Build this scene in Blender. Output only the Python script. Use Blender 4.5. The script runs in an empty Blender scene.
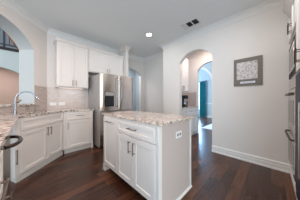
import bpy, bmesh, math, random
from mathutils import Vector, Matrix
random.seed(7)
SC = bpy.context.scene
COL = SC.collection
PI = math.pi
S2 = math.sqrt(2.0)

# ------------------------------------------------------------------ camera
CAM_H = 1.12
cam_d = bpy.data.cameras.new('camera')
cam_d.sensor_width = 36.0
cam_d.lens = 36.0 * 121.0 / 300.0
cam_d.clip_start = 0.02
cam = bpy.data.objects.new('camera', cam_d)
COL.objects.link(cam)
cam.location = (0, 0, CAM_H)
cam.rotation_euler = (PI / 2, 0, -PI / 4)
SC.camera = cam

# ------------------------------------------------------------------ world, large lights, exposure
w = bpy.data.worlds.new('world')
SC.world = w
w.use_nodes = True
bg = w.node_tree.nodes['Background']
bg.inputs[0].default_value = (1.0, 0.97, 0.90, 1)
bg.inputs[1].default_value = 2.85


def area(name, loc, target, sx, sy, power, color):
    l = bpy.data.lights.new(name, 'AREA')
    l.shape = 'RECTANGLE'
    l.size, l.size_y = sx, sy
    l.energy = power
    l.color = color
    o = bpy.data.objects.new(name, l)
    COL.objects.link(o)
    o.location = loc
    o.rotation_euler = (Vector(target) - Vector(loc)).to_track_quat('-Z', 'Y').to_euler()
    return o


area('daylight_fill_behind_camera', (-2.6, -1.9, 0.9), (0.1, 0.4, 2.5), 2.4, 1.4, 105, (0.34, 0.68, 1.0))  # added fill behind camera, tilted up to lift the ceiling; no window built
area('daylight_great_room', (-3.6, 4.6, 3.4), (-0.5, 4.0, 1.6), 2.2, 2.2, 76, (0.64, 0.80, 0.96))
area('daylight_dining_window', (8.10, 3.79, 1.40), (4.0, 3.79, 1.40), 0.88, 1.76, 210, (0.36, 0.64, 1.0))
area('dining_fill_light', (4.6, 4.9, 1.7), (7.0, 2.8, 2.3), 1.2, 1.6, 125, (0.90, 0.94, 0.98))  # added fill that brightens the dining arch wall; side wall has no window
area('daylight_back_hall', (2.6, 4.3, 2.70), (2.6, 4.3, 0.0), 0.8, 0.5, 28, (0.98, 0.95, 1.0))
SC.view_settings.view_transform = 'Standard'
SC.view_settings.look = 'None'
SC.view_settings.exposure = 0.0
SC.view_settings.gamma = 1.0
SC.view_settings.use_curve_mapping = False


# ------------------------------------------------------------------ materials
def lin(r, g, b):
    f = lambda c: (c / 255 / 12.92) if c / 255 <= 0.04045 else ((c / 255 + 0.055) / 1.055) ** 2.4
    return (f(r), f(g), f(b), 1)


def new_mat(name):
    m = bpy.data.materials.new(name)
    m.use_nodes = True
    nt = m.node_tree
    return m, nt, nt.nodes['Principled BSDF']


def paint(name, rgb, rough=0.5, bump=0.02, scale=60, var=0.02, metallic=0.0):
    m, nt, p = new_mat(name)
    tc = nt.nodes.new('ShaderNodeTexCoord')
    n = nt.nodes.new('ShaderNodeTexNoise')
    n.inputs['Scale'].default_value = scale
    n.inputs['Detail'].default_value = 4
    nt.links.new(tc.outputs['Object'], n.inputs['Vector'])
    mix = nt.nodes.new('ShaderNodeMix')
    mix.data_type = 'RGBA'
    c = lin(*rgb)
    mix.inputs[6].default_value = tuple(x * (1 - var) for x in c[:3]) + (1,)
    mix.inputs[7].default_value = tuple(min(1, x * (1 + var)) for x in c[:3]) + (1,)
    nt.links.new(n.outputs['Fac'], mix.inputs[0])
    nt.links.new(mix.outputs[2], p.inputs['Base Color'])
    p.inputs['Roughness'].default_value = rough
    p.inputs['Metallic'].default_value = metallic
    if bump:
        b = nt.nodes.new('ShaderNodeBump')
        b.inputs['Strength'].default_value = bump
        b.inputs['Distance'].default_value = 0.01
        nt.links.new(n.outputs['Fac'], b.inputs['Height'])
        nt.links.new(b.outputs['Normal'], p.inputs['Normal'])
    return m


def steel(name, rgb, rough=0.28, stretch=(2, 2, 90)):
    m, nt, p = new_mat(name)
    tc = nt.nodes.new('ShaderNodeTexCoord')
    mp = nt.nodes.new('ShaderNodeMapping')
    mp.inputs['Scale'].default_value = stretch
    n = nt.nodes.new('ShaderNodeTexNoise')
    n.inputs['Scale'].default_value = 8
    n.inputs['Detail'].default_value = 3
    nt.links.new(tc.outputs['Object'], mp.inputs['Vector'])
    nt.links.new(mp.outputs['Vector'], n.inputs['Vector'])
    mr = nt.nodes.new('ShaderNodeMapRange')
    mr.inputs['To Min'].default_value = rough * 0.8
    mr.inputs['To Max'].default_value = rough * 1.25
    nt.links.new(n.outputs['Fac'], mr.inputs['Value'])
    nt.links.new(mr.outputs['Result'], p.inputs['Roughness'])
    p.inputs['Base Color'].default_value = lin(*rgb)
    p.inputs['Metallic'].default_value = 1.0
    return m


def granite(name, size=1.0, dark=0.0):
    m, nt, p = new_mat(name)
    tc = nt.nodes.new('ShaderNodeTexCoord')
    n1 = nt.nodes.new('ShaderNodeTexNoise')
    n1.inputs['Scale'].default_value = 34 / size
    n1.inputs['Detail'].default_value = 6
    n1.inputs['Roughness'].default_value = 0.7
    r1 = nt.nodes.new('ShaderNodeValToRGB')
    e = r1.color_ramp.elements
    e[0].position, e[0].color = 0.33 + dark, lin(48, 40, 38)
    e[1].position, e[1].color = 0.72, lin(240, 234, 228)
    for pos, c in ((0.42 + dark * 0.8, (128, 110, 98)), (0.49, (212, 202, 194)), (0.60, (228, 220, 213))):
        x = e.new(pos)
        x.color = lin(*c)
    v = nt.nodes.new('ShaderNodeTexVoronoi')
    v.inputs['Scale'].default_value = 75 / size
    r2 = nt.nodes.new('ShaderNodeValToRGB')
    f = r2.color_ramp.elements
    f[0].position, f[0].color = 0.0, lin(48, 40, 38)
    f[1].position, f[1].color = 0.16, (1, 1, 1, 1)
    n3 = nt.nodes.new('ShaderNodeTexNoise')
    n3.inputs['Scale'].default_value = 7
    r3 = nt.nodes.new('ShaderNodeValToRGB')
    g = r3.color_ramp.elements
    g[0].position, g[0].color = 0.35, (lin(236, 236, 236) if dark else lin(226, 214, 205))
    g[1].position, g[1].color = 0.65, lin(255, 250, 246)
    m1 = nt.nodes.new('ShaderNodeMix')
    m1.data_type = 'RGBA'
    m1.blend_type = 'MULTIPLY'
    m1.inputs[0].default_value = 0.7
    m2 = nt.nodes.new('ShaderNodeMix')
    m2.data_type = 'RGBA'
    m2.blend_type = 'MULTIPLY'
    m2.inputs[0].default_value = 0.8
    for t in (n1, v, n3):
        nt.links.new(tc.outputs['Object'], t.inputs['Vector'])
    nt.links.new(n1.outputs['Fac'], r1.inputs['Fac'])
    nt.links.new(v.outputs['Distance'], r2.inputs['Fac'])
    nt.links.new(n3.outputs['Fac'], r3.inputs['Fac'])
    nt.links.new(r1.outputs['Color'], m1.inputs[6])
    nt.links.new(r2.outputs['Color'], m1.inputs[7])
    nt.links.new(m1.outputs[2], m2.inputs[6])
    nt.links.new(r3.outputs['Color'], m2.inputs[7])
    nt.links.new(m2.outputs[2], p.inputs['Base Color'])
    p.inputs['Roughness'].default_value = 0.16
    return m


def wood_floor(name):
    m, nt, p = new_mat(name)
    tc = nt.nodes.new('ShaderNodeTexCoord')
    br = nt.nodes.new('ShaderNodeTexBrick')
    br.inputs['Scale'].default_value = 1.0
    br.inputs['Brick Width'].default_value = 1.15
    br.inputs['Row Height'].default_value = 0.125
    br.inputs['Mortar Size'].default_value = 0.0030
    br.inputs['Mortar Smooth'].default_value = 0.3
    br.offset = 0.37
    br.inputs['Color1'].default_value = (0, 0, 0, 1)
    br.inputs['Color2'].default_value = (1, 1, 1, 1)
    br.inputs['Mortar'].default_value = (0.2, 0.2, 0.2, 1)
    nt.links.new(tc.outputs['Object'], br.inputs['Vector'])
    mp = nt.nodes.new('ShaderNodeMapping')
    mp.inputs['Scale'].default_value = (1.6, 22, 1)
    n = nt.nodes.new('ShaderNodeTexNoise')
    n.inputs['Scale'].default_value = 2.4
    n.inputs['Detail'].default_value = 7
    n.inputs['Roughness'].default_value = 0.65
    n.inputs['Distortion'].default_value = 0.6
    nt.links.new(tc.outputs['Object'], mp.inputs['Vector'])
    nt.links.new(mp.outputs['Vector'], n.inputs['Vector'])
    add = nt.nodes.new('ShaderNodeMix')
    add.data_type = 'RGBA'
    add.inputs[0].default_value = 0.68
    nt.links.new(br.outputs['Color'], add.inputs[6])
    nt.links.new(n.outputs['Color'], add.inputs[7])
    rp = nt.nodes.new('ShaderNodeValToRGB')
    e = rp.color_ramp.elements
    e[0].position, e[0].color = 0.18, lin(42, 24, 17)
    e[1].position, e[1].color = 0.88, lin(124, 80, 54)
    x = e.new(0.5)
    x.color = lin(76, 45, 31)
    nt.links.new(add.outputs[2], rp.inputs['Fac'])
    mul = nt.nodes.new('ShaderNodeMix')
    mul.data_type = 'RGBA'
    mul.blend_type = 'MIX'
    mul.inputs[7].default_value = lin(22, 13, 10)
    nt.links.new(br.outputs['Fac'], mul.inputs[0])
    nt.links.new(rp.outputs['Color'], mul.inputs[6])
    nt.links.new(mul.outputs[2], p.inputs['Base Color'])
    p.inputs['Roughness'].default_value = 0.27
    p.inputs['Specular IOR Level'].default_value = 0.42
    b = nt.nodes.new('ShaderNodeBump')
    b.inputs['Strength'].default_value = 0.10
    b.inputs['Distance'].default_value = 0.004
    nt.links.new(n.outputs['Fac'], b.inputs['Height'])
    nt.links.new(b.outputs['Normal'], p.inputs['Normal'])
    return m


def tile(name, c1, c2, grout, w_=0.075, h_=0.025):
    m, nt, p = new_mat(name)
    tc = nt.nodes.new('ShaderNodeTexCoord')
    mp = nt.nodes.new('ShaderNodeMapping')
    mp.inputs['Rotation'].default_value = (PI / 2, 0, 0)
    br = nt.nodes.new('ShaderNodeTexBrick')
    br.inputs['Scale'].default_value = 1.0
    br.inputs['Brick Width'].default_value = w_
    br.inputs['Row Height'].default_value = h_
    br.inputs['Mortar Size'].default_value = 0.002
    br.inputs['Color1'].default_value = lin(*c1)
    br.inputs['Color2'].default_value = lin(*c2)
    br.inputs['Mortar'].default_value = lin(*grout)
    nt.links.new(tc.outputs['Object'], mp.inputs['Vector'])
    nt.links.new(mp.outputs['Vector'], br.inputs['Vector'])
    nt.links.new(br.outputs['Color'], p.inputs['Base Color'])
    p.inputs['Roughness'].default_value = 0.3
    b = nt.nodes.new('ShaderNodeBump')
    b.invert = True
    b.inputs['Strength'].default_value = 0.3
    b.inputs['Distance'].default_value = 0.002
    nt.links.new(br.outputs['Fac'], b.inputs['Height'])
    nt.links.new(b.outputs['Normal'], p.inputs['Normal'])
    return m


def emit(name, rgb, strength):
    m, nt, p = new_mat(name)
    p.inputs['Base Color'].default_value = (0.8, 0.8, 0.8, 1)
    p.inputs['Emission Color'].default_value = lin(*rgb)
    p.inputs['Emission Strength'].default_value = strength
    return m


def doodle(name):
    m, nt, p = new_mat(name)
    tc = nt.nodes.new('ShaderNodeTexCoord')
    v = nt.nodes.new('ShaderNodeTexVoronoi')
    v.feature = 'DISTANCE_TO_EDGE'
    v.inputs['Scale'].default_value = 66
    n = nt.nodes.new('ShaderNodeTexNoise')
    n.inputs['Scale'].default_value = 40
    n.inputs['Detail'].default_value = 5
    r = nt.nodes.new('ShaderNodeValToRGB')
    e = r.color_ramp.elements
    e[0].position, e[0].color = 0.03, lin(176, 172, 170)
    e[1].position, e[1].color = 0.12, lin(222, 216, 212)
    r2 = nt.nodes.new('ShaderNodeValToRGB')
    f = r2.color_ramp.elements
    f[0].position, f[0].color = 0.40, lin(206, 200, 198)
    f[1].position, f[1].color = 0.52, (1, 1, 1, 1)
    mx = nt.nodes.new('ShaderNodeMix')
    mx.data_type = 'RGBA'
    mx.blend_type = 'MULTIPLY'
    mx.inputs[0].default_value = 1.0
    nt.links.new(tc.outputs['Object'], v.inputs['Vector'])
    nt.links.new(tc.outputs['Object'], n.inputs['Vector'])
    nt.links.new(v.outputs['Distance'], r.inputs['Fac'])
    nt.links.new(n.outputs['Fac'], r2.inputs['Fac'])
    nt.links.new(r.outputs['Color'], mx.inputs[6])
    nt.links.new(r2.outputs['Color'], mx.inputs[7])
    nt.links.new(mx.outputs[2], p.inputs['Base Color'])
    p.inputs['Roughness'].default_value = 0.6
    return m


M = dict(
    wall=paint('wall_paint', (219, 213, 208), 0.7, 0.03, 90),
    wall_warm=paint('wall_paint_tan', (206, 184, 168), 0.8, 0.03, 90),
    wall_cool=paint('wall_paint_pale_blue', (186, 199, 204), 0.7, 0.03, 90),
    wall_loft=paint('wall_paint_blue_grey', (150, 160, 172), 0.8, 0.03, 90),
    reveal=paint('wall_reveal_grey', (172, 177, 179), 0.7, 0.03, 90),
    ceiling=paint('ceiling_paint', (234, 237, 236), 0.85, 0.05, 120),
    trim=paint('trim_paint', (224, 222, 219), 0.4, 0.0, 40),
    white=paint('cabinet_paint', (223, 217, 212), 0.38, 0.01, 40, 0.012),
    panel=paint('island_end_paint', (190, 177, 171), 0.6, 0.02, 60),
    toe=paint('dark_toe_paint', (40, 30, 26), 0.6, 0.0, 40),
    granite=granite('granite', 0.8),
    granite_dark=granite('granite_perimeter', 1.25, 0.035),
    floor=wood_floor('dark_hardwood'),
    steel=steel('brushed_steel', (208, 200, 194), 0.22, (1, 1, 8)),
    steel_dark=steel('dark_brushed_steel', (134, 126, 120), 0.34, (1, 1, 14)),
    steel_side=paint('grey_appliance_side', (150, 146, 144), 0.45, 0.02, 50),
    nickel=steel('brushed_nickel', (138, 121, 110), 0.33, (20, 20, 20)),
    bronze=steel('dark_nickel', (84, 72, 66), 0.35, (20, 20, 20)),
    chrome=steel('chrome', (150, 153, 160), 0.16, (4, 4, 4)),
    black=paint('black_plastic', (16, 16, 17), 0.6, 0.0, 40),
    glass=paint('black_glass', (9, 12, 20), 0.12, 0.0, 40),
    navy=paint('dark_blue_glass', (10, 22, 44), 0.5, 0.0, 40),
    tile=tile('backsplash_tile', (214, 204, 198), (198, 186, 178), (186, 176, 170)),
    tile_warm=tile('backsplash_tile_tan', (196, 182, 173), (176, 160, 152), (184, 172, 164), 0.05, 0.025),
    plastic=paint('outlet_plastic', (236, 234, 232), 0.35, 0.0, 40),
    slot=paint('outlet_slot', (150, 140, 134), 0.5, 0.0, 40),
    frame=paint('picture_frame_taupe', (112, 104, 95), 0.55, 0.03, 60, 0.06),
    doodle=doodle('line_drawing'),
    plate=paint('caption_plate', (226, 230, 234), 0.4, 0.0, 40),
    ink=paint('caption_ink', (120, 140, 160), 0.6, 0.0, 40),
    lamp=emit('lamp_glow', (255, 244, 232), 14.0),
    under=emit('strip_glow', (255, 226, 206), 1.2),
    sky=emit('daylit_sky', (206, 232, 255), 1.6),
    teal=paint('teal_fabric', (50, 150, 160), 0.85, 0.05, 80, 0.08),
    rug=paint('white_rug', (226, 226, 228), 0.95, 0.2, 160, 0.05),
    iron=paint('painted_iron', (44, 56, 76), 0.5, 0.0, 40),
    darkwood=paint('dark_stained_wood', (30, 28, 34), 0.4, 0.02, 30),
    oak=paint('orange_oak', (176, 104, 46), 0.45, 0.04, 30, 0.12),
    duct=paint('duct_dark', (46, 46, 48), 0.8, 0.0, 40),
)


# ------------------------------------------------------------------ mesh helpers
class MB:
    def __init__(self):
        self.bm = bmesh.new()

    def box(self, x0, x1, y0, y1, z0, z1):
        b = self.bm
        vs = [b.verts.new((x, y, z)) for z in (z0, z1) for y in (y0, y1) for x in (x0, x1)]
        for f in ((0, 2, 3, 1), (4, 5, 7, 6), (0, 1, 5, 4), (2, 6, 7, 3), (0, 4, 6, 2), (1, 3, 7, 5)):
            b.faces.new([vs[i] for i in f])
        return self

    def prism(self, pts, z0, z1, conv=None):
        """extrude polygon pts (u,v) between w=z0 and w=z1; conv maps (u,v,w)->xyz"""
        b = self.bm
        c = conv or (lambda u, v, w_: (u, v, w_))
        lo = [b.verts.new(c(u, v, z0)) for u, v in pts]
        hi = [b.verts.new(c(u, v, z1)) for u, v in pts]
        n = len(pts)
        b.faces.new(lo[::-1])
        b.faces.new(hi)
        for i in range(n):
            j = (i + 1) % n
            b.faces.new((lo[i], lo[j], hi[j], hi[i]))
        return self

    def tube(self, pts, r, n=10, radii=None):
        b = self.bm
        pts = [Vector(p) for p in pts]
        rings = []
        up = None
        for i, p in enumerate(pts):
            a = pts[max(i - 1, 0)]
            c = pts[min(i + 1, len(pts) - 1)]
            t = (c - a).normalized()
            if up is None:
                up = Vector((0, 0, 1)) if abs(t.z) < 0.9 else Vector((1, 0, 0))
            side = t.cross(up).normalized()
            up = side.cross(t).normalized()
            rr = radii[i] if radii else r
            rings.append([b.verts.new(p + rr * (math.cos(2 * PI * k / n) * side + math.sin(2 * PI * k / n) * up)) for k in range(n)])
        for i in range(len(rings) - 1):
            for k in range(n):
                l = (k + 1) % n
                b.faces.new((rings[i][k], rings[i][l], rings[i + 1][l], rings[i + 1][k]))
        b.faces.new(rings[0][::-1])
        b.faces.new(rings[-1])
        return self

    def lathe(self, prof, cx, cy, n=24):
        b = self.bm
        rings = []
        for r, z in prof:
            rings.append([b.verts.new((cx + r * math.cos(2 * PI * k / n), cy + r * math.sin(2 * PI * k / n), z)) for k in range(n)])
        for i in range(len(rings) - 1):
            for k in range(n):
                l = (k + 1) % n
                b.faces.new((rings[i][k], rings[i][l], rings[i + 1][l], rings[i + 1][k]))
        b.faces.new(rings[0][::-1])
        b.faces.new(rings[-1])
        return self

    def shaker(self, x0, x1, y0, y1, z0, z1, rail=0.055, rec=0.010):
        """framed flat panel, front at y0 (towards -y), with bevelled inner lip"""
        b = self.bm
        rail = min(rail, (x1 - x0) * 0.3, (z1 - z0) * 0.3)
        lip = 0.004

        def ring(i, y):
            return [b.verts.new(p) for p in ((x0 + i, y, z0 + i), (x1 - i, y, z0 + i), (x1 - i, y, z1 - i), (x0 + i, y, z1 - i))]
        back = ring(0, y1)
        e0 = ring(0, y0 + 0.003)
        r0 = ring(0.003, y0)
        r1 = ring(rail, y0)
        r2 = ring(rail + lip, y0 + rec)
        for a, c in ((back, e0), (e0, r0), (r0, r1), (r1, r2)):
            for k in range(4):
                l = (k + 1) % 4
                b.faces.new((a[k], a[l], c[l], c[k]))
        b.faces.new(r2)
        b.faces.new(back[::-1])
        return self

    def build(self, name, mat, parent=None, bevel=0.0, smooth=False):
        bmesh.ops.recalc_face_normals(self.bm, faces=self.bm.faces)
        me = bpy.data.meshes.new(name)
        self.bm.to_mesh(me)
        self.bm.free()
        if smooth:
            for p in me.polygons:
                p.use_smooth = True
        me.materials.append(M[mat] if isinstance(mat, str) else mat)
        o = bpy.data.objects.new(name, me)
        COL.objects.link(o)
        if parent:
            o.parent = parent
        if bevel:
            md = o.modifiers.new('bevel', 'BEVEL')
            md.width = bevel
            md.segments = 2
            md.limit_method = 'ANGLE'
        if smooth:
            md = o.modifiers.new('split', 'EDGE_SPLIT')
            md.split_angle = math.radians(40)
        return o


def tag(o, label, cat, group=None):
    o['label'] = label
    o['category'] = cat
    if group:
        o['group'] = group
    return o


def struct(o):
    o['kind'] = 'structure'
    return o


def thing(name, label, cat, loc=(0, 0, 0), rotz=0.0, group=None):
    o = bpy.data.objects.new(name, None)
    o.empty_display_size = 0.1
    COL.objects.link(o)
    o.location = loc
    o.rotation_euler = (0, 0, rotz)
    return tag(o, label, cat, group)


# ------------------------------------------------------------------ room dimensions
CEIL = 2.73
XR = 2.83          # face of the wall with the picture
YB = 3.58          # face of the back wall
RL = 2.33          # distance of the arched left wall from the view axis (it runs at 45 degrees)
A45 = PI / 4


def rot_struct(o, ang):
    o.rotation_euler = (0, 0, ang)
    return o


def arc_pts(a, b, spring, rise, n=28):
    """arch curve from (a,spring) over the top to (b,spring)"""
    hw = (b - a) / 2
    R = (hw * hw + rise * rise) / (2 * rise)
    cx, cz = (a + b) / 2, spring + rise - R
    a0 = math.atan2(spring - cz, -hw)
    a1 = math.atan2(spring - cz, hw)
    return [(cx + R * math.cos(a0 + (a1 - a0) * i / n), cz + R * math.sin(a0 + (a1 - a0) * i / n)) for i in range(n + 1)]


def notch_outline(u0, u1, top, a, b, spring, rise, zbase=0.0):
    """wall outline (u,z) with an arched opening that starts at zbase"""
    return [(u0, zbase), (a, zbase)] + arc_pts(a, b, spring, rise) + [(b, zbase), (u1, zbase), (u1, top), (u0, top)]


# floor
mb = MB()
mb.box(-6, 9, -4, 9, -0.08, 0.0)
struct(mb.build('floor', 'floor'))

# ceiling of kitchen and pantry, polygon that stops at the tall room beyond the left arch
mb = MB()
mb.prism([(-2.95, 0.515), (0.247, 3.71), (3.34, 3.71), (4.05, 3.71), (4.05, -3.0), (-2.95, -3.0)], CEIL, CEIL + 0.1)
struct(mb.build('ceiling', 'ceiling'))

# right wall with arch to the pantry  (u = Y)
mb = MB()
mb.prism(notch_outline(-0.95, 2.283, CEIL, 0.912, 1.72, 2.105, 0.225), XR, XR + 0.12, lambda u, v, w_: (w_, u, v))
struct(mb.build('wall_right', 'wall'))
# recess wall beside the fridge
mb = MB()
mb.box(3.24, 3.36, 2.283, YB, 0, CEIL)
struct(mb.build('wall_recess', 'wall'))
mb = MB()
mb.box(XR + 0.12, 4.0, 2.20, 2.283, 0, CEIL)
struct(mb.build('wall_pantry_left', 'wall'))
mb = MB()
mb.box(XR + 0.12, 4.0, 0.80, 0.90, 0, CEIL)
struct(mb.build('wall_pantry_right', 'wall'))
# pantry end wall with arch to dining
mb = MB()
mb.prism(notch_outline(0.80, 2.283, 3.3, 0.93, 1.75, 2.105, 0.225), 4.0, 4.12, lambda u, v, w_: (w_, u, v))
struct(mb.build('wall_pantry_end', 'wall'))
# back wall with small arch  (u = X)
mb = MB()
mb.prism(notch_outline(0.20, 3.36, CEIL, 2.10, 3.08, 2.07, 0.21), YB, YB + 0.12, lambda u, v, w_: (u, w_, v))
struct(mb.build('wall_back', 'wall'))
# hall behind the small arch
mb = MB()
mb.box(1.6, 4.0, 4.95, 5.05, 0, CEIL)
struct(mb.build('wall_hall_back', 'wall_cool'))
mb = MB()
mb.box(1.5, 1.6, YB + 0.12, 5.05, 0, CEIL)
mb.box(3.9, 4.0, YB + 0.12, 4.95, 0, CEIL)
struct(mb.build('wall_hall_side', 'wall_cool'))
mb = MB()
mb.box(1.5, 4.0, YB + 0.14, 5.05, CEIL, CEIL + 0.1)
struct(mb.build('ceiling_hall', 'ceiling'))

# left wall with the big pass-through arch: built along local x, face at y=2.33, turned 45 degrees
SILL = 1.012
mb = MB()
mb.prism([(-1.75, 0), (2.735, 0), (2.735, CEIL), (-1.75, CEIL)][:0] or
         notch_outline(-1.75, 2.735, CEIL + 2.0, 1.19, 2.43, 2.13, 0.335, SILL), RL, RL + 0.30, lambda u, v, w_: (u, w_, v))
mb.box(-1.75, 2.735, RL, RL + 0.30, 0, SILL)
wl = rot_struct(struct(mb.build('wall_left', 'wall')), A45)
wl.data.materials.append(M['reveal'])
for f in wl.data.polygons:                       # arch reveal and far face take their own darker cool grey
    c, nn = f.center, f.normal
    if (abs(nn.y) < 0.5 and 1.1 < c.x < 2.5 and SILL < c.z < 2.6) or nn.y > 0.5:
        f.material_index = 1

# great room beyond the left arch
mb = MB()
YG = 6.0
pts = notch_outline(-5.5, 1.4, 2.74, -2.05, 0.15, 1.75, 0.44)
mb.prism(pts, YG, YG + 0.15, lambda u, v, w_: (u, w_, v))
mb.box(-5.5, -2.6, YG, YG + 0.15, 2.74, 4.7)
mb.box(0.35, 1.4, YG, YG + 0.15, 2.74, 4.7)
mb.box(-2.6, 0.35, YG, YG + 0.15, 4.2, 4.7)
struct(mb.build('wall_great_room', 'wall_cool'))
mb = MB()
mb.box(1.4, 1.52, 3.7, 9.0, 0, 4.7)
struct(mb.build('wall_great_room_side', 'wall_cool'))
mb = MB()
mb.box(-5.5, 1.4, 8.3, 8.4, 0, 2.6)
struct(mb.build('wall_den', 'wall_warm'))
mb = MB()
mb.box(-5.5, 1.4, YG + 0.15, 8.4, 2.6, 2.74)
struct(mb.build('floor_loft', 'wall_warm'))
mb = MB()
mb.box(-5.5, 1.4, 8.3, 8.4, 2.74, 4.7)
struct(mb.build('wall_loft', 'wall_loft'))
mb = MB()
mb.prism([(-5.5, -1.6), (-3.2, 0.5), (0.25, 3.95), (1.52, 3.95), (1.52, 8.4), (-5.5, 8.4)], 4.7, 4.8)
struct(mb.build('ceiling_great_room', 'trim'))

# dining room
mb = MB()
mb.prism(notch_outline(0.2, 5.2, 3.3, 2.22, 4.2, 2.0, 0.97), 6.9, 7.02, lambda u, v, w_: (w_, u, v))
struct(mb.build('wall_dining_arch', 'wall_cool'))
mb = MB()
ai = arc_pts(2.22, 4.2, 2.0, 0.97)
ao = arc_pts(2.08, 4.34, 2.0, 1.11)
mb.prism([(2.08, 0.0), (2.22, 0.0)] + ai + [(4.2, 0.0), (4.34, 0.0)] + ao[::-1], 6.87, 6.9, lambda u, v, w_: (w_, u, v))
struct(mb.build('trim_7', 'trim'))
mb = MB()
o_ = [(0.2, 0.0), (5.2, 0.0), (5.2, 3.3), (0.2, 3.3)]
mb.box(8.1, 8.22, 0.2, 3.28, 0, 3.3)
mb.box(8.1, 8.22, 4.3, 5.2, 0, 3.3)
mb.box(8.1, 8.22, 3.28, 4.3, 0, 0.45)
mb.box(8.1, 8.22, 3.28, 4.3, 2.35, 3.3)
struct(mb.build('wall_dining_back', 'wall_cool'))
mb = MB()
mb.box(4.12, 8.22, 0.1, 0.2, 0, 3.3)
struct(mb.build('wall_dining_right', 'wall_cool'))
mb = MB()
mb.box(4.12, 8.22, 5.2, 5.3, 0, 3.3)
mb.box(4.0, 4.12, 2.283, 5.3, 0, 3.3)
mb.box(4.0, 4.12, 0.1, 0.80, 0, 3.3)
struct(mb.build('wall_dining_left', 'wall_cool'))
mb = MB()
mb.box(4.0, 8.22, 0.1, 5.3, 3.3, 3.4)
struct(mb.build('ceiling_dining', 'trim'))
mb = MB()
mb.box(8.075, 8.1, 0.2, 3.28, 0.86, 0.93)
mb.box(8.08, 8.1, 0.2, 3.28, 0.0, 0.14)
struct(mb.build('trim_5', 'trim'))
# dining window
win = MB().box(8.17, 8.18, 3.33, 4.25, 0.50, 2.30).build('window_1', 'sky')
struct(win)
mb = MB()
for (y0, y1, z0, z1) in ((3.28, 3.33, 0.45, 2.35), (4.25, 4.30, 0.45, 2.35), (3.28, 4.30, 0.45, 0.50), (3.28, 4.30, 2.30, 2.35), (3.28, 4.30, 1.38, 1.42), (3.775, 3.805, 0.5, 2.3)):
    mb.box(8.12, 8.165, y0, y1, z0, z1)
mb.build('window_frame', 'trim', win)


# ------------------------------------------------------------------ crown moulding and baseboards
CROWN = [(0, 0), (0, -0.105), (0.012, -0.105), (0.016, -0.09), (0.024, -0.082), (0.038, -0.055), (0.062, -0.028), (0.072, -0.02), (0.085, -0.016), (0.085, 0)]
BASE = [(0, 0), (0, 0.135), (0.006, 0.135), (0.010, 0.126), (0.020, 0.118), (0.020, 0.108), (0.012, 0.100), (0.012, 0.088), (0.018, 0.082), (0.018, 0.036), (0.014, 0.030), (0.030, 0.020), (0.030, 0)]


def run_profile(mb, prof, p0, p1, nrm, z, m0=0.0, m1=0.0):
    """sweep prof (out,up) from p0 to p1 on the wall whose outward normal is nrm; m = mitre slope at each end"""
    b = mb.bm
    p0, p1, nrm = Vector(p0), Vector(p1), Vector(nrm)
    t = (p1 - p0).normalized()
    A, B = [], []
    for o_, u in prof:
        a = p0 + nrm * o_ + t * (m0 * o_)
        c = p1 + nrm * o_ - t * (m1 * o_)
        A.append(b.verts.new((a.x, a.y, z + u)))
        B.append(b.verts.new((c.x, c.y, z + u)))
    n = len(prof)
    for i in range(n):
        j = (i + 1) % n
        b.faces.new((A[i], A[j], B[j], B[i]))
    b.faces.new(A[::-1])
    b.faces.new(B)


def rd(R, D):
    """view-aligned (right, ahead) to world"""
    return ((D + R) / S2, (D - R) / S2)


nL = (1 / S2, -1 / S2)
T22 = math.tan(PI / 8)
mb = MB()
run_profile(mb, CROWN, rd(-RL, -1.7), rd(-RL, 2.735), nL, CEIL, 0, T22)
struct(mb.build('trim_1', 'trim'))
mb = MB()
run_profile(mb, CROWN, (0.285, YB), (3.24, YB), (0, -1), CEIL, T22, 1.0)
struct(mb.build('trim_2', 'trim'))
mb = MB()
run_profile(mb, CROWN, (3.24, YB), (3.24, 2.283), (-1, 0), CEIL, 1.0, -1 * 0)
run_profile(mb, CROWN, (3.24, 2.283), (XR, 2.283), (0, 1), CEIL, 1.0, -1.0)
struct(mb.build('trim_3', 'trim'))
mb = MB()
run_profile(mb, CROWN, (XR, 2.283), (XR, -0.9), (-1, 0), CEIL, -1.0, 0)
struct(mb.build('trim_4', 'trim'))
mb = MB()
run_profile(mb, BASE, (XR, 0.912), (XR, -0.20), (-1, 0), 0, 0, 0)
run_profile(mb, BASE, (XR, 2.283), (XR, 1.72), (-1, 0), 0, -1, 0)
struct(mb.build('baseboard_right', 'trim'))
mb = MB()
run_profile(mb, BASE, (3.24, YB), (3.24, 2.283), (-1, 0), 0, 0, 0)
run_profile(mb, BASE, (3.08, YB), (3.24, YB), (0, -1), 0, 0, 0)
struct(mb.build('baseboard_recess', 'trim'))
mb = MB()
run_profile(mb, BASE, (4.0, 2.2), (4.0, 1.75), (-1, 0), 0, 0, 0)
struct(mb.build('baseboard_pantry', 'trim'))


# ------------------------------------------------------------------ cabinet kit
def handle_bar(parent, kind, a, b, c, out=0.032, r=0.0055, y0=-0.02, mat='nickel', name='handle'):
    """kind 'v': bar at x=a from z=b to z=c; kind 'h': bar from x=a to x=b at z=c"""
    mb = MB()
    y = y0 - out
    if kind == 'v':
        mb.tube([(a, y, b), (a, y, c)], r)
        for z in (b + 0.018, c - 0.018):
            mb.tube([(a, y0, z), (a, y, z)], r * 0.8)
    else:
        mb.tube([(a, y, c), (b, y, c)], r)
        for x in (a + 0.018, b - 0.018):
            mb.tube([(x, y0, c), (x, y, c)], r * 0.8)
    return mb.build(name, mat, parent, smooth=True)


def front(root, kind, x0, x1, z0, z1, handle=None, rail=0.055, mat='nickel'):
    mb = MB()
    mb.shaker(x0, x1, -0.02, 0.0, z0, z1, rail)
    f = mb.build(kind, 'white', root)
    if handle:
        handle_bar(f, *handle, mat=mat)
    return f


def carcass(root, x0, x1, y1, z0, z1, name='carcass', mat='white'):
    return MB().box(x0, x1, 0.0005, y1, z0, z1).build(name, mat, root, bevel=0.002)


CT, CB = 0.907, 0.879     # counter top / underside

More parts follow.
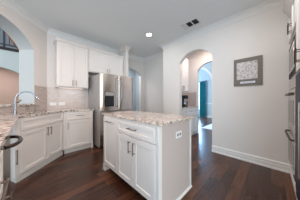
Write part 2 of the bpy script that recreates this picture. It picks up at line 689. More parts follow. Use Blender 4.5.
# ---- island
isl = thing('kitchen_island', 'white shaker kitchen island with drawer and doors standing alone on dark wood floor', 'kitchen island', (0.862, 1.915, 0), -PI / 2)
L = 1.915 - 0.735
DEP = 0.623
carcass(isl, 0.0, L - 0.014, DEP, 0.10, CB)
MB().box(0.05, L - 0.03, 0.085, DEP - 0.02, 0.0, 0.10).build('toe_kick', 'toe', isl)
d1 = 1.915 - 1.482
front(isl, 'door', 0.022, d1 - 0.006, 0.115, 0.855, ('h', 0.13, 0.30, 0.80), 0.06)
dw0, dw1 = d1 + 0.012, 1.915 - 0.778
front(isl, 'drawer_front', dw0, dw1, 0.70, 0.855, ('h', (dw0 + dw1) / 2 - 0.085, (dw0 + dw1) / 2 + 0.085, 0.785), 0.04)
mid = (dw0 + dw1) / 2
front(isl, 'door', dw0, mid - 0.002, 0.115, 0.685, ('v', mid - 0.045, 0.50, 0.645))
front(isl, 'door', mid + 0.002, dw1, 0.115, 0.685, ('v', mid + 0.040, 0.50, 0.645))
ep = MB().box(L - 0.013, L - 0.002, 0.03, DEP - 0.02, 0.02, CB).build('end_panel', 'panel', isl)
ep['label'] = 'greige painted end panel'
MB().box(L - 0.013, L + 0.004, -0.018, 0.032, 0.0, CB).build('corner_trim', 'white', isl, bevel=0.002)
MB().box(L - 0.013, L + 0.004, DEP - 0.028, DEP + 0.004, 0.0, CB).build('corner_trim', 'white', isl, bevel=0.002)
MB().prism([(L - 0.003, 0), (L + 0.016, 0), (L + 0.014, 0.012), (L + 0.006, 0.022), (L - 0.003, 0.024)], 0.032, DEP + 0.004, lambda u, v, w_: (u, w_, v)).build('base_shoe', 'white', isl)
MB().prism([(-0.012, 0), (0.055, 0), (0.055, 0.02), (0.048, 0.045), (0.048, 0.10), (0.0, 0.10), (0.0, 0.045), (-0.012, 0.02)], -0.018, 0.085, lambda u, v, w_: (u, w_, v)).build('foot', 'white', isl, bevel=0.002)
op = MB().box(L - 0.0025, L + 0.004, 1.137 - 0.862, 1.252 - 0.862, 0.697, 0.768).build('outlet_plate', 'plastic', isl, bevel=0.002)
for c in (1.168, 1.218):
    MB().box(L + 0.0035, L + 0.005, c - 0.862 - 0.017, c - 0.862 + 0.017, 0.716, 0.749).build('socket', 'slot', op)


def rounded_rect(x0, x1, y0, y1, r, n=6):
    pts = []
    for cx, cy, a in ((x1 - r, y0 + r, -PI / 2), (x1 - r, y1 - r, 0), (x0 + r, y1 - r, PI / 2), (x0 + r, y0 + r, PI)):
        for i in range(n + 1):
            t = a + PI / 2 * i / n
            pts.append((cx + r * math.cos(t), cy + r * math.sin(t)))
    return pts


mb = MB()
mb.prism(rounded_rect(0.838, 1.512, 0.700, 1.945, 0.02), CB, CT)
tag(mb.build('island_countertop', 'granite', bevel=0.006), 'speckled beige granite slab on top of the island', 'countertop')

# ---- back run base cabinet (front y=2.98)
bc = thing('base_cabinet', 'white base cabinet with one drawer and one door left of the refrigerator', 'cabinet', (0.490, 2.98, 0))
BW = 1.07 - 0.490
carcass(bc, 0.0, BW, 0.58, 0.10, CB)
MB().box(0.03, BW - 0.03, 0.05, 0.55, 0.0, 0.10).build('toe_kick', 'white', bc)
front(bc, 'drawer_front', 0.045, BW - 0.025, 0.70, 0.86, ('h', 0.225, 0.385, 0.787), 0.035)
front(bc, 'door', 0.045, BW - 0.025, 0.115, 0.685, ('v', 0.073, 0.52, 0.65))
MB().box(BW - 0.05, BW, -0.012, 0.05, 0.0, 0.10).build('foot', 'white', bc, bevel=0.002)

# ---- diagonal corner sink base: local x = ahead, local y = away from room
sb = thing('sink_base_cabinet', 'white two-door sink cabinet set diagonally across the corner', 'cabinet', (rd(-1.77, 0)[0], rd(-1.77, 0)[1], 0), A45)
# local x = D, local y = -(R+1.77)
mb = MB()
mb.box(1.605, 2.448, 0.0005, 0.02, 0.10, CB)            # face frame
mb.box(2.425, 2.445, 0.02, 0.55, 0.10, CB)
mb.box(1.80, 2.445, 0.53, 0.55, 0.10, CB)
mb.box(1.80, 2.445, 0.02, 0.55, 0.10, 0.12)
mb.build('carcass', 'white', sb, bevel=0.002)
MB().prism([(1.625, 0.03), (2.49, 0.02), (2.49, 0.05), (1.64, 0.05), (1.80, 0.45), (1.785, 0.458)], 0.0, 0.10).build('toe_kick', 'white', sb)
front(sb, 'false_drawer_front', 1.638, 2.44, 0.70, 0.86, None, 0.04)
front(sb, 'door', 1.638, 2.075, 0.115, 0.685, ('v', 2.045, 0.52, 0.665))
front(sb, 'door', 2.079, 2.44, 0.115, 0.685, ('v', 2.115, 0.52, 0.665))
cp = MB().box(1.577, 1.634, -0.012, 0.03, 0.10, CB).build('corner_post', 'white', sb, bevel=0.002)
handle_bar(cp, 'v', 1.588, 0.27, 0.465, 0.018, y0=-0.012)
# angled return with its own door
ang = math.atan2(0.41, -0.91)
mb = MB()
pts = []
c0 = Vector((1.60, 0.012))
dirv = Vector((0.20, 0.455)).normalized()      # local: x ahead, y away
nrm2 = Vector((dirv.y, -dirv.x))               # towards +x (inside)
for a, b_ in ((0, 0), (0.47, 0), (0.47, 0.02), (0, 0.02)):
    q = c0 + dirv * a + nrm2 * b_
    pts.append((q.x, q.y))
mb.prism(pts, 0.10, CB)
mb.build('angled_side', 'white', sb)
rd_door = MB().shaker(-0.46, -0.03, -0.018, 0.0, 0.115, 0.86, 0.055)
ado = rd_door.build('angled_door', 'white', sb)
# local door frame: its -y faces the camera; x from inside end (-0.46) to the post (0)
ado.location = (c0.x, c0.y, 0)
ado.rotation_euler = (0, 0, math.atan2(-dirv.y, -dirv.x))

# ---- left run: front plane x=-0.115, local x = +Y
dwm = thing('dishwasher', 'stainless dishwasher with bow handle under the left counter, beside the gap', 'dishwasher', (-0.115, 1.0, 0), PI / 2)
DW = 0.34
MB().box(0.002, DW, 0.0, 0.56, 0.10, 0.874).build('body', 'steel_side', dwm)
MB().box(0.004, DW, -0.02, 0.0, 0.11, 0.868).build('door', 'steel_dark', dwm, bevel=0.004)
MB().box(0.004, DW, -0.018, 0.0, 0.8695, 0.8745).build('control_panel', 'black', dwm, bevel=0.003)
MB().box(0.02, DW - 0.02, 0.05, 0.5, 0.0, 0.10).build('toe_kick', 'black', dwm)
pts = []
for i in range(15):
    t = i / 14
    pts.append((0.035 + (DW - 0.065) * t, -0.02 - 0.056 * (math.sin(PI * t) ** 0.45), 0.858))
MB().tube(pts, 0.011, 10).build('handle', 'bronze', dwm, smooth=True)

dc = thing('drawer_cabinet', 'white cabinet nearest the camera at left, with brushed bar handles', 'cabinet', (-0.115, 0.30, 0), PI / 2)
carcass(dc, 0.0, 0.695, 0.56, 0.10, CB)
MB().box(0.02, 0.67, 0.06, 0.5, 0.0, 0.10).build('toe_kick', 'white', dc)
front(dc, 'drawer_front', 0.02, 0.69, 0.70, 0.86, ('h', 0.29, 0.50, 0.78), 0.04)
front(dc, 'door', 0.02, 0.353, 0.115, 0.685, ('v', 0.32, 0.48, 0.64))
front(dc, 'door', 0.357, 0.69, 0.115, 0.685, ('v', 0.655, 0.48, 0.64))

# ---- perimeter countertop with a sink hole
SD0, SD1, SR0, SR1 = 1.80, 2.36, -2.04, -1.83
outer = [(-0.095, 0.28), (-0.095, 2.38), rd(-1.75, 2.463), (1.082, 2.95), (1.082, YB - 0.004), (0.292, YB - 0.004), rd(-RL + 0.004, 1.60), (-0.715, 0.9), (-0.715, 0.28)]
outer[2] = (0.475, 2.95)
hole = [rd(SR0 + 0.0, SD0), rd(SR1, SD0), rd(SR1, SD1), rd(SR0, SD1)]


def slab_with_hole(outer, hole, z0, z1):
    mb = MB()
    b = mb.bm
    es = []
    loops = []
    for pts in (outer, hole):
        vs = [b.verts.new((x, y, z1)) for x, y in pts]
        loops.append(vs)
        for i in range(len(vs)):
            es.append(b.edges.new((vs[i], vs[(i + 1) % len(vs)])))
    bmesh.ops.triangle_fill(b, use_beauty=True, use_dissolve=False, edges=es)
    top = list(b.faces)
    r = bmesh.ops.extrude_face_region(b, geom=top)
    vs = [g for g in r['geom'] if isinstance(g, bmesh.types.BMVert)]
    bmesh.ops.translate(b, verts=vs, vec=(0, 0, z0 - z1))
    return mb


cnt = slab_with_hole(outer, hole, CB, CT).build('kitchen_countertop', 'granite_dark')
tag(cnt, 'speckled granite counter along the left and back walls, around the sink', 'countertop')

# sink basin (local x=D, y=-R)
sk = thing('kitchen_sink', 'stainless undermount sink in the diagonal corner counter', 'sink', (0, 0, 0), A45)
mb = MB()
x0, x1, y0, y1 = SD0 - 0.006, SD1 + 0.006, -SR1 - 0.006, -SR0 + 0.006
mb.box(x0, x1, y0, y1, CB - 0.20, CB - 0.195)
mb.box(x0, x0 + 0.005, y0, y1, CB - 0.195, CB)
mb.box(x1 - 0.005, x1, y0, y1, CB - 0.195, CB)
mb.box(x0 + 0.005, x1 - 0.005, y0, y0 + 0.005, CB - 0.195, CB)
mb.box(x0 + 0.005, x1 - 0.005, y1 - 0.005, y1, CB - 0.195, CB)
mb.build('basin', 'steel', sk)
MB().lathe([(0.0, CB - 0.194), (0.045, CB - 0.194), (0.045, CB - 0.191), (0.0, CB - 0.190)], 2.08, -(SR0 + SR1) / 2).build('drain', 'chrome', sk, smooth=True)

# faucet
fc = thing('faucet', 'chrome gooseneck faucet arching over the corner sink', 'faucet', (rd(-2.11, 1.895)[0], rd(-2.11, 1.895)[1], CT), 0)
tip = Vector(rd(-1.885, 2.02)) - Vector(rd(-2.11, 1.895))
H = 0.345
MB().lathe([(0.0, 0.0), (0.030, 0.0), (0.030, 0.008), (0.022, 0.014), (0.018, 0.05), (0.0, 0.052)], 0, 0).build('base', 'chrome', fc, smooth=True)
pts = [(0, 0, 0.02), (0, 0, 0.12), (0, 0, 0.20)]
Rr = 0.5
for i in range(15):
    t = PI - PI * 0.86 * i / 14
    s = 0.5 + 0.5 * math.cos(t)
    pts.append((tip.x * s, tip.y * s, 0.215 + 0.13 * math.sin(t)))
MB().tube(pts, 0.0088, 12).build('spout', 'chrome', fc, smooth=True)
e1 = Vector(pts[-1])
e2 = Vector((tip.x * 1.12, tip.y * 1.12, 0.222))
MB().tube([e1, e1.lerp(e2, 0.3), e2], 0.0, 12, [0.010, 0.015, 0.016]).build('spray_head', 'chrome', fc, smooth=True)
hx = Vector((tip.y, -tip.x)).normalized()
lv = Vector(rd(0.02, 0.055))
MB().tube([(0, 0, 0.17), (lv.x * 0.6, lv.y * 0.6, 0.175), (lv.x * 1.2, lv.y * 1.2, 0.215)], 0.007, 10).build('lever', 'black', fc, smooth=True)

sd = thing('soap_dispenser', 'small metal soap dispenser on the counter at the end of the sink', 'soap dispenser', (rd(-2.16, 2.27)[0], rd(-2.16, 2.27)[1], CT))
MB().lathe([(0.0, 0.0), (0.020, 0.0), (0.018, 0.012), (0.010, 0.016), (0.010, 0.075), (0.0, 0.076)], 0, 0).build('body', 'nickel', sd, smooth=True)
MB().tube([(0, 0, 0.07), (0, 0, 0.105), (0.03, -0.03, 0.11), (0.042, -0.042, 0.098)], 0.006, 8).build('pump_spout', 'nickel', sd, smooth=True)

# granite ledge in the arch
lg = MB().box(1.192, 2.428, RL - 0.035, RL + 0.33, SILL, SILL + 0.033).build('bar_ledge', 'granite_dark', bevel=0.006)
lg.rotation_euler = (0, 0, A45)
tag(lg, 'granite ledge on the sill of the arched pass-through', 'ledge')

# backsplashes
bs = MB().box(1.2, 2.43, RL - 0.008, RL - 0.0005, CT, SILL)
bs.box(2.43, 2.727, RL - 0.008, RL - 0.0005, CT, 1.415)
bs = bs.build('tile_backsplash', 'tile_warm')
bs.rotation_euler = (0, 0, A45)
tag(bs, 'tan tile backsplash under the arch ledge, behind the faucet', 'backsplash')
tag(MB().box(0.295, 1.10, YB - 0.008, YB - 0.0005, CT, 1.41).build('tile_backsplash', 'tile'), 'pale tile backsplash under the wall cabinet', 'backsplash')


def wall_outlet(name, loc, rotz, label, wid=0.115, hgt=0.072, n=2, mat='plastic'):
    r = thing(name, label, 'outlet', loc, rotz)
    MB().box(-wid / 2, wid / 2, -0.006, 0, -hgt / 2, hgt / 2).build('cover_plate', mat, r, bevel=0.002)
    for k in range(n):
        cx = (k - (n - 1) / 2) * wid / n * 0.85
        s = MB().box(cx - 0.017, cx + 0.017, -0.0075, -0.0055, -0.017, 0.017).build('socket', mat, r)
        mb = MB()
        mb.box(cx - 0.008, cx + 0.008, -0.0082, -0.007, 0.005, 0.008)
        mb.box(cx - 0.008, cx + 0.008, -0.0082, -0.007, -0.008, -0.005)
        mb.build('slots', 'slot', s)
    return r


wall_outlet('wall_outlet', (0.395, YB - 0.008, 1.03), 0, 'white outlet on the pale backsplash, nearer the corner')
wall_outlet('wall_outlet', (0.560, YB - 0.008, 1.03), 0, 'white outlet on the pale backsplash, nearer the refrigerator', 0.125)
p = rd(-RL + 0.008, 2.29)
wall_outlet('wall_outlet', (p[0], p[1], 0.966), A45, 'grey metal outlet plate below the arch ledge', 0.07, 0.07, 1, 'steel_side')

# ---- wall cabinets (front y=3.25)
uc = thing('wall_cabinet', 'white two-door wall cabinet above the backsplash', 'cabinet', (0.425, 3.25, 0))
carcass(uc, 0.0, 0.632, 0.328, 1.41, 2.42)
front(uc, 'door', 0.018, 0.313, 1.425, 2.385, ('v', 0.283, 1.455, 1.575))
front(uc, 'door', 0.318, 0.614, 1.425, 2.385, ('v', 0.350, 1.455, 1.575))
TOPM = [(0, 0), (0, 0.0), (-0.02, 0.0), (-0.024, 0.012), (-0.036, 0.026), (-0.05, 0.036), (-0.05, 0.05), (0, 0.05)]


def top_mould(root, x0, x1, z, side=False):
    mb = MB()
    mb.prism([(0.0, z - 0.025), (-0.022, z - 0.025), (-0.024, z - 0.01), (-0.04, z + 0.012), (-0.05, z + 0.016), (-0.05, z + 0.03), (0.0, z + 0.03)], x0 - (0.03 if side else 0), x1, lambda u, v, w_: (w_, u, v))
    if side:
        mb.prism([(x0 - 0.0005, z - 0.025), (x0 - 0.004, z - 0.025), (x0 - 0.02, z + 0.012), (x0 - 0.03, z + 0.016), (x0 - 0.03, z + 0.03), (x0 - 0.0005, z + 0.03)], 0.0, 0.328, lambda u, v, w_: (u, w_, v))
    return mb.build('top_moulding', 'white', root)


top_mould(uc, 0.0, 0.632, 2.42, True)
ul = MB().box(0.07, 0.56, 0.23, 0.26, 1.402, 1.4095).build('light_strip', 'under', uc)
fu = thing('fridge_top_cabinet', 'wide white two-door cabinet over the refrigerator', 'cabinet', (1.062, 3.25, 0))
carcass(fu, 0.0, 1.01, 0.328, 1.835, 2.42)
front(fu, 'door', 0.018, 0.503, 1.85, 2.385, ('v', 0.470, 1.875, 1.98))
front(fu, 'door', 0.508, 0.995, 1.85, 2.385, ('v', 0.540, 1.875, 1.98))
top_mould(fu, 0.0, 1.01, 2.42)
area('under_cabinet_lamp', (0.74, 3.42, 1.395), (0.74, 3.45, 0.9), 0.5, 0.04, 0.65, (0.9, 0.92, 1.0))

ep = thing('fridge_end_panel', 'tall white end panel right of the refrigerator, crowned at the ceiling', 'panel', (2.08, 3.10, 0))
MB().box(0.0, 0.085, 0.0, 0.478, 0.0, CEIL - 0.001).build('panel', 'white', ep, bevel=0.002)
mb = MB()
for o_, z0 in ((0.012, 0.105), (0.03, 0.07), (0.055, 0.04), (0.075, 0.018)):
    mb.box(-o_, 0.085 + o_, -o_, 0.40, CEIL - z0, CEIL - 0.001)
mb.build('crown', 'white', ep, bevel=0.006)

# ---- refrigerator (front face y=2.70)
fr = thing('refrigerator', 'stainless french-door refrigerator with water dispenser in the left door', 'refrigerator', (1.13, 2.70, 0))
FW = 0.92
FH = 1.735
MB().box(0.004, FW - 0.004, 0.075, 0.80, 0.02, FH - 0.015).build('body', 'steel_side', fr, bevel=0.004)
MB().box(0.02, FW - 0.02, 0.06, 0.2, 0.0, 0.07).build('kick_plate', 'black', fr)


def bowed(x0, x1, z0, z1, mat, name, bow=0.012):
    n = 12
    pts = [(x0, 0.07)] + [(x0 + (x1 - x0) * i / n, bow * (2 * i / n - 1) ** 2 + (0.012 if i in (0, n) else 0)) for i in range(n + 1)] + [(x1, 0.07)]
    return MB().prism(pts, z0, z1).build(name, mat, fr, smooth=True)


split = FW / 2
dl = bowed(0.002, split - 0.003, 0.866, FH, 'steel', 'door')
dr = bowed(split + 0.003, FW - 0.002, 0.866, FH, 'steel', 'door')
dz = bowed(0.002, FW - 0.002, 0.075, 0.852, 'steel', 'freezer_drawer', 0.016)
for d, x in ((dl, split - 0.042), (dr, split + 0.042)):
    pts = [(x, 0.0, 0.95), (x, -0.032, 0.965), (x, -0.048, 1.02), (x, -0.056, 1.30), (x, -0.048, 1.60), (x, -0.032, 1.655), (x, 0.0, 1.67)]
    MB().tube(pts, 0.0105, 12).build('handle', 'chrome', d, smooth=True)
pts = [(0.08, 0.004, 0.78), (0.085, -0.035, 0.78), (0.13, -0.048, 0.78), (FW / 2, -0.054, 0.78), (FW - 0.13, -0.048, 0.78), (FW - 0.085, -0.035, 0.78), (FW - 0.08, 0.004, 0.78)]
MB().tube(pts, 0.0125, 12).build('handle', 'chrome', dz, smooth=True)
disp = MB()
disp.box(0.105, 0.333, -0.004, 0.01, 0.965, 1.315)
disp = disp.build('dispenser', 'black', dl, bevel=0.004)
MB().box(0.115, 0.323, -0.006, -0.0035, 1.222, 1.307).build('control_panel', 'steel_side', disp)
mb = MB()
mb.box(0.113, 0.325, -0.0055, -0.0035, 0.975, 0.99)
mb.box(0.113, 0.125, -0.0055, -0.0035, 0.99, 1.215)
mb.box(0.313, 0.325, -0.0055, -0.0035, 0.99, 1.215)
mb.build('dispenser_rim', 'glass', disp)
MB().box(0.20, 0.24, -0.012, -0.0035, 1.06, 1.20).build('paddle', 'navy', disp, bevel=0.003)
for a in (0.03, FW - 0.09):
    MB().box(a, a + 0.06, 0.03, 0.12, FH - 0.016, FH + 0.012).build('hinge_cover', 'steel_side', fr, bevel=0.003)
MB().box(FW - 0.16, FW - 0.09, 0.0005, 0.006, 1.655, 1.668).build('badge', 'chrome', dr)

# ---- oven tower: front faces +y at y=-0.21, local x = -X
YO = -0.21
ov = thing('oven_cabinet', 'tall white cabinet surrounding the built-in ovens at the right wall', 'cabinet', (XR - 0.004, YO, 0), PI)
OW = 0.775
mb = MB()
mb.box(0, OW, 0.0005, 0.60, 2.0 - 0.04, 2.525)
mb.box(0, 0.035, 0.0005, 0.60, 0.10, 1.96)
mb.box(OW - 0.012, OW, 0.0005, 0.60, 0.10, 1.96)
mb.box(0.035, OW - 0.012, 0.0005, 0.60, 0.10, 0.22)
mb.box(0.035, OW - 0.012, 0.56, 0.60, 0.22, 1.96)
mb.box(0.035, OW - 0.012, 0.0005, 0.56, 1.40, 1.425)
mb.box(0.035, OW - 0.012, 0.0005, 0.56, 1.87, 1.96)
mb.build('carcass', 'white', ov, bevel=0.002)
MB().box(0.0, OW, -0.006, 0.50, 0.0, 0.10).build('toe_kick', 'white', ov)
front(ov, 'door', 0.02, OW / 2 - 0.002, 1.975, 2.385, ('v', OW / 2 - 0.03, 2.00, 2.13), mat='bronze')
front(ov, 'door', OW / 2 + 0.002, OW - 0.02, 1.975, 2.385, ('v', OW / 2 + 0.03, 2.00, 2.13), mat='bronze')
front(ov, 'drawer_front', 0.02, OW - 0.02, 0.112, 0.218, None, 0.03)
mb = MB()
mb.prism([(0.0, 2.40), (-0.022, 2.40), (-0.03, 2.43), (-0.06, 2.48), (-0.075, 2.50), (-0.075, 2.53), (0.0, 2.53)], 0, OW, lambda u, v, w_: (w_, u, v))
mb.build('crown', 'white', ov)

mw = thing('microwave', 'stainless built-in microwave above the wall oven', 'microwave', (XR - 0.004 - 0.037, YO, 1.425), PI)
MWW = OW - 0.050
mb = MB()
mb.box(0, MWW, 0.02, 0.45, 0.004, 0.44)
mb.build('body', 'steel_side', mw)
mb = MB()
mb.box(0, MWW, -0.014, 0.02, 0.40, 0.445)
mb.box(0, MWW, -0.014, 0.02, 0.0, 0.07)
mb.box(0, 0.05, -0.014, 0.02, 0.07, 0.40)
mb.box(MWW - 0.05, MWW, -0.014, 0.02, 0.07, 0.40)
mb.build('trim_frame', 'steel', mw, bevel=0.003)
for z in (0.020, 0.036, 0.052, 0.404, 0.418):
    MB().box(0.02, MWW - 0.02, -0.0165, -0.0135, z, z + 0.009).build('vent_slot', 'black', mw)
mb = MB()
mb.box(0, MWW, -0.018, -0.0142, 0.433, 0.445)
mb.box(0, MWW, -0.018, -0.0142, 0.0, 0.010)
mb.box(0, 0.012, -0.018, -0.0142, 0.010, 0.433)
mb.box(MWW - 0.012, MWW, -0.018, -0.0142, 0.010, 0.433)
mb.build('bezel', 'black', mw)
md = MB().box(0.055, MWW - 0.18, -0.022, 0.0, 0.075, 0.395).build('door', 'steel', mw, bevel=0.003)
MB().box(0.085, MWW - 0.20, -0.0235, -0.0215, 0.11, 0.36).build('window', 'glass', md)
MB().box(MWW - 0.175, MWW - 0.055, -0.020, 0.0, 0.075, 0.395).build('control_panel', 'glass', mw)

wo = thing('double_oven', 'stainless double wall oven with two long handles', 'oven', (XR - 0.004 - 0.037, YO, 0.22), PI)
MB().box(0, MWW, -0.012, 0.54, 0.0, 1.178).build('body', 'black', wo)
MB().box(0, MWW, -0.020, 0.0, 1.045, 1.178).build('control_panel', 'steel', wo, bevel=0.003)
for z0, z1 in ((0.515, 1.035), (0.0, 0.505)):
    d = MB().box(0, MWW, -0.026, 0.0, z0, z1).build('door', 'steel', wo, bevel=0.004)
    MB().box(0.09, MWW - 0.09, -0.0275, -0.0255, z0 + 0.09, z1 - 0.14).build('window', 'glass', d)
    zh = z1 - 0.06
    pts = [(0.03, -0.026, zh), (0.035, -0.045, zh), (0.07, -0.055, zh), (MWW / 2, -0.058, zh), (MWW - 0.07, -0.055, zh), (MWW - 0.035, -0.045, zh), (MWW - 0.03, -0.026, zh)]
    MB().tube(pts, 0.012, 10).build('handle', 'bronze', d, smooth=True)

# ---- dark glass appliance next to the ovens, front in the same plane
bv = thing('glass_front_fridge', 'dark blue glass-fronted fridge beside the stainless ovens at the right edge', 'fridge', (2.046, YO, 0), PI)
MB().box(0.0, 0.60, 0.005, 0.58, 0.10, 1.39).build('body', 'black', bv)
MB().box(0.01, 0.59, 0.03, 0.50, 0.0, 0.10).build('toe_kick', 'black', bv)
gd = MB().box(0.002, 0.598, -0.022, 0.0045, 0.17, 1.385).build('door', 'navy', bv, bevel=0.003)
MB().box(0.002, 0.598, -0.018, 0.0045, 0.105, 0.165).build('grille', 'black', bv)
handle_bar(gd, 'v', 0.55, 0.5, 1.1, 0.035, 0.008, -0.022)

hc = thing('cabinet_above_fridge', 'white cabinet above the dark glass-fronted fridge at the right edge', 'cabinet', (2.046, YO, 0), PI)
carcass(hc, 0.0, 0.60, 0.58, 1.40, 2.525)
front(hc, 'door', 0.004, 0.299, 1.42, 2.385, ('v', 0.265, 1.46, 1.59), mat='bronze')
front(hc, 'door', 0.302, 0.596, 1.42, 2.385, ('v', 0.336, 1.46, 1.59), mat='bronze')

# ------------------------------------------------------------------ wall art
ar = thing('picture', 'framed line drawing in a wide taupe frame on the right wall', 'picture', (XR - 0.001, 0.511, 1.385), -PI / 2)
AW, AH = 0.409, 0.505
mb = MB()
mb.box(0, AW, -0.022, 0, 0, 0.115)
mb.box(0, AW, -0.022, 0, AH - 0.065, AH)
mb.box(0, 0.045, -0.022, 0, 0.115, AH - 0.065)
mb.box(AW - 0.062, AW, -0.022, 0, 0.115, AH - 0.065)
mb.build('frame', 'frame', ar, bevel=0.002)
MB().box(0.04, AW - 0.055, -0.014, -0.004, 0.11, AH - 0.06).build('drawing', 'doodle', ar)
pl = MB().box(0.105, 0.315, -0.025, -0.0215, 0.042, 0.074).build('caption_plate', 'plate', ar)
mb = MB()
x = 0.128
while x < 0.292:
    wv = random.uniform(0.008, 0.02)
    mb.box(x, x + wv, -0.0256, -0.0248, 0.054, 0.064)
    x += wv + 0.007
mb.build('caption', 'ink', pl)

# ------------------------------------------------------------------ ceiling fittings
cl = thing('ceiling_light', 'round recessed ceiling light glowing above the island', 'ceiling light', (2.09, 2.125, CEIL))
mb = MB()
mb.lathe([(0.062, -0.002), (0.062, -0.006), (0.095, -0.006), (0.10, -0.002), (0.10, -0.0005), (0.062, -0.0005)], 0, 0, 32)
mb.build('trim_ring', 'trim', cl, smooth=True)
MB().lathe([(0.0, -0.0075), (0.0615, -0.0075), (0.0615, -0.0015), (0.0, -0.0015)], 0, 0, 32).build('lens', 'lamp', cl, smooth=True)


def can(x, y, power, z=CEIL - 0.02, col=(1.0, 0.90, 0.80), size=0.14):
    l = bpy.data.lights.new('ceiling_lamp', 'AREA')
    l.shape = 'DISK'
    l.size = size
    l.energy = power
    l.color = col
    o = bpy.data.objects.new('ceiling_lamp', l)
    COL.objects.link(o)
    o.location = (x, y, z)


can(2.09, 2.125, 5.5, CEIL - 0.0085, (0.88, 1.0, 0.98), 0.115)
can(0.25, 1.55, 24, col=(1.0, 0.71, 0.60))
can(1.75, 0.35, 11, col=(0.96, 0.98, 1.0))
can(3.45, 1.35, 12, col=(1.0, 0.84, 0.77))
can(-0.9, 7.2, 27, 2.55, (1.0, 0.90, 0.95))
can(-0.9, 7.3, 6, 4.6, (0.85, 0.95, 1.0), 0.5)

vt = thing('ceiling_vent', 'white ceiling air vent with dark louvres near the right wall', 'vent', (2.41, 1.21, CEIL), 0)
# local: x = X, y = Y
mb = MB()
for (x0, x1, y0, y1) in ((-0.115, -0.085, -0.19, 0.19), (0.085, 0.115, -0.19, 0.19), (-0.085, 0.085, -0.19, -0.165), (-0.085, 0.085, 0.165, 0.19), (-0.085, 0.085, -0.06, -0.04), (-0.085, 0.085, 0.062, 0.08)):
    mb.box(x0, x1, y0, y1, -0.010, -0.0008)
mb.build('frame', 'trim', vt, bevel=0.002)
MB().box(-0.085, 0.085, -0.165, 0.165, -0.002, -0.0008).build('duct_opening', 'duct', vt)
for k in range(7):
    x = -0.07 + k * 0.0235
    mb = MB()
    mb.prism([(x, -0.002), (x + 0.003, -0.002), (x + 0.012, -0.011), (x + 0.009, -0.011)], 0.082, 0.163, lambda u, v, w_: (u, w_, v))
    mb.build('louvre', 'trim', vt)
for y0, y1 in ((-0.163, -0.062), (-0.038, 0.060)):
    for k in range(4):
        y = y0 + 0.012 + k * (y1 - y0 - 0.01) / 4
        mb = MB()
        mb.prism([(y, -0.002), (y + 0.0015, -0.002), (y + 0.0015, -0.008), (y, -0.008)], -0.083, 0.083, lambda u, v, w_: (w_, u, v))
        mb.build('louvre', 'duct', vt)

# ------------------------------------------------------------------ pantry beyond the right arch
pb = thing('pantry_base_cabinet', 'white base cabinet seen through the right arch', 'cabinet', (XR + 0.125, 1.74, 0))
PW = 3.985 - XR - 0.125
carcass(pb, 0.0, PW, 0.455, 0.10, CB)
MB().box(0.0, PW, 0.04, 0.44, 0.0, 0.10).build('toe_kick', 'white', pb)
n = 3
for k in range(n):
    a, b_ = 0.015 + k * (PW - 0.03) / n + 0.004, 0.015 + (k + 1) * (PW - 0.03) / n - 0.004
    front(pb, 'drawer_front', a, b_, 0.70, 0.855, ('h', (a + b_) / 2 - 0.05, (a + b_) / 2 + 0.05, 0.78), 0.035)
    front(pb, 'door', a, b_, 0.115, 0.685, ('v', b_ - 0.04, 0.54, 0.65))
tag(MB().box(XR + 0.123, 3.995, 1.715, 2.196, CB, CT).build('pantry_countertop', 'granite', bevel=0.004), 'short granite counter on the cabinet beyond the right arch', 'countertop')
pu = thing('pantry_wall_cabinet', 'white wall cabinet seen through the right arch', 'cabinet', (XR + 0.125, 1.91, 0))
PU = 3.66 - XR - 0.125
carcass(pu, 0.0, PU, 0.286, 1.385, 2.45)
front(pu, 'door', 0.01, PU / 2 - 0.002, 1.40, 2.435, ('v', PU / 2 - 0.035, 1.43, 1.55))
front(pu, 'door', PU / 2 + 0.002, PU - 0.01, 1.40, 2.435, ('v', PU / 2 + 0.035, 1.43, 1.55))
mb = MB()
mb.box(XR + 0.125, 3.992, 2.191, 2.1995, CT, 1.385)
o_ = mb.build('tile_backsplash', 'tile_warm')
tag(o_, 'tan tile backsplash behind the coffee maker beyond the right arch', 'backsplash')
o_ = MB().box(-0.22, 0.19, -0.008, -0.0005, CT, 1.385).build('tile_backsplash', 'tile_warm')
o_.location = (4.0, 1.975, 0)
o_.rotation_euler = (0, 0, -PI / 2)
tag(o_, 'tan tiled strip on the pantry end wall beside the dining arch', 'backsplash')
cm = thing('coffee_maker', 'black coffee maker on the counter beyond the right arch', 'coffee maker', (3.50, 1.99, CT))
MB().box(-0.09, 0.09, -0.12, 0.12, 0.0, 0.035).build('base', 'black', cm, bevel=0.006)
MB().box(-0.09, 0.09, 0.02, 0.12, 0.035, 0.36).build('water_tank', 'black', cm, bevel=0.008)
MB().box(-0.09, 0.09, -0.12, 0.02, 0.25, 0.36).build('brew_head', 'black', cm, bevel=0.008)
cf = MB().lathe([(0.0, 0.036), (0.055, 0.036), (0.068, 0.08), (0.066, 0.14), (0.045, 0.19), (0.048, 0.21), (0.0, 0.212)], 0, -0.055).build('carafe', 'chrome', cm, smooth=True)
MB().tube([(0.0, -0.115, 0.17), (0.0, -0.15, 0.16), (0.0, -0.15, 0.09), (0.0, -0.122, 0.08)], 0.008, 8).build('carafe_handle', 'black', cf, smooth=True)

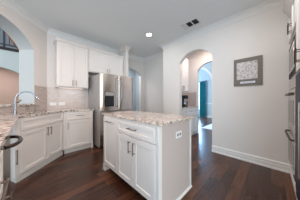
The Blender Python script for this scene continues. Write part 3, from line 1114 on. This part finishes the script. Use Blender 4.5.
# ------------------------------------------------------------------ dining room
cu = MB()
pts_f, pts_b = [], []
N = 60
for i in range(N + 1):
    t = i / N
    y = 2.95 + 0.37 * t
    a = 0.035 * math.sin(t * 7 * 2 * PI)
    pts_f.append((7.93 + a, y))
    pts_b.append((7.945 + a, y))
cu.prism(pts_f + pts_b[::-1], 0.02, 2.30)
cur = cu.build('curtain', 'teal', smooth=True)
tag(cur, 'teal curtain hanging in the bright room beyond both arches', 'curtain')
cr = thing('curtain_rod', 'dark curtain rod above the teal curtain', 'curtain rod', (7.94, 0, 2.33))
MB().tube([(0, 2.92, 0), (0, 4.5, 0)], 0.014, 10).build('rod', 'darkwood', cr, smooth=True)
MB().tube([(0, 2.85, 0), (0, 2.88, 0), (0, 2.92, 0)], 0.03, 10, [0.012, 0.032, 0.014]).build('finial', 'darkwood', cr, smooth=True)
MB().tube([(0, 2.96, 0), (0.158, 2.96, 0)], 0.010, 8).build('bracket', 'darkwood', cr)
ru = MB().box(4.85, 6.75, 0.35, 1.97, 0.0005, 0.014).build('area_rug', 'rug', bevel=0.004)
tag(ru, 'white area rug on the floor beyond the right arch', 'rug')

# ------------------------------------------------------------------ loft seen through the left arch
tr = MB().box(-2.6, 0.35, YG - 0.03, YG + 0.16, 2.72, 2.80).build('trim_6', 'darkwood')
struct(tr)
rl = thing('loft_railing', 'dark iron balcony railing high up beyond the left arch', 'railing', (0, YG + 0.08, 2.80))
MB().box(-2.55, 0.35, -0.02, 0.02, 0.10, 0.13).build('bottom_rail', 'iron', rl)
MB().box(-2.55, 0.35, -0.03, 0.03, 0.92, 0.98).build('top_rail', 'darkwood', rl, bevel=0.006)
for k in range(20):
    x = 0.28 - k * 0.105
    if abs(x + 0.56) < 0.04:
        continue
    MB().box(x - 0.009, x + 0.009, -0.009, 0.009, 0.13, 0.92).build('baluster', 'iron', rl)
MB().box(-0.59, -0.54, -0.03, 0.03, 0.0, 1.02).build('newel_post', 'iron', rl, bevel=0.004)
hr = thing('stair_handrail', 'orange oak handrail sloping behind the loft railing', 'handrail', (0, YG + 0.6, 2.74))
MB().tube([(-0.80, 0, 1.17), (-0.12, 0, 0.03)], 0.045, 10).build('rail', 'oak', hr, smooth=True)
MB().box(-0.82, -0.78, -0.02, 0.02, 0.0, 1.18).build('post', 'oak', hr)
MB().box(-0.16, -0.12, -0.02, 0.02, 0.0, 0.12).build('post', 'oak', hr)
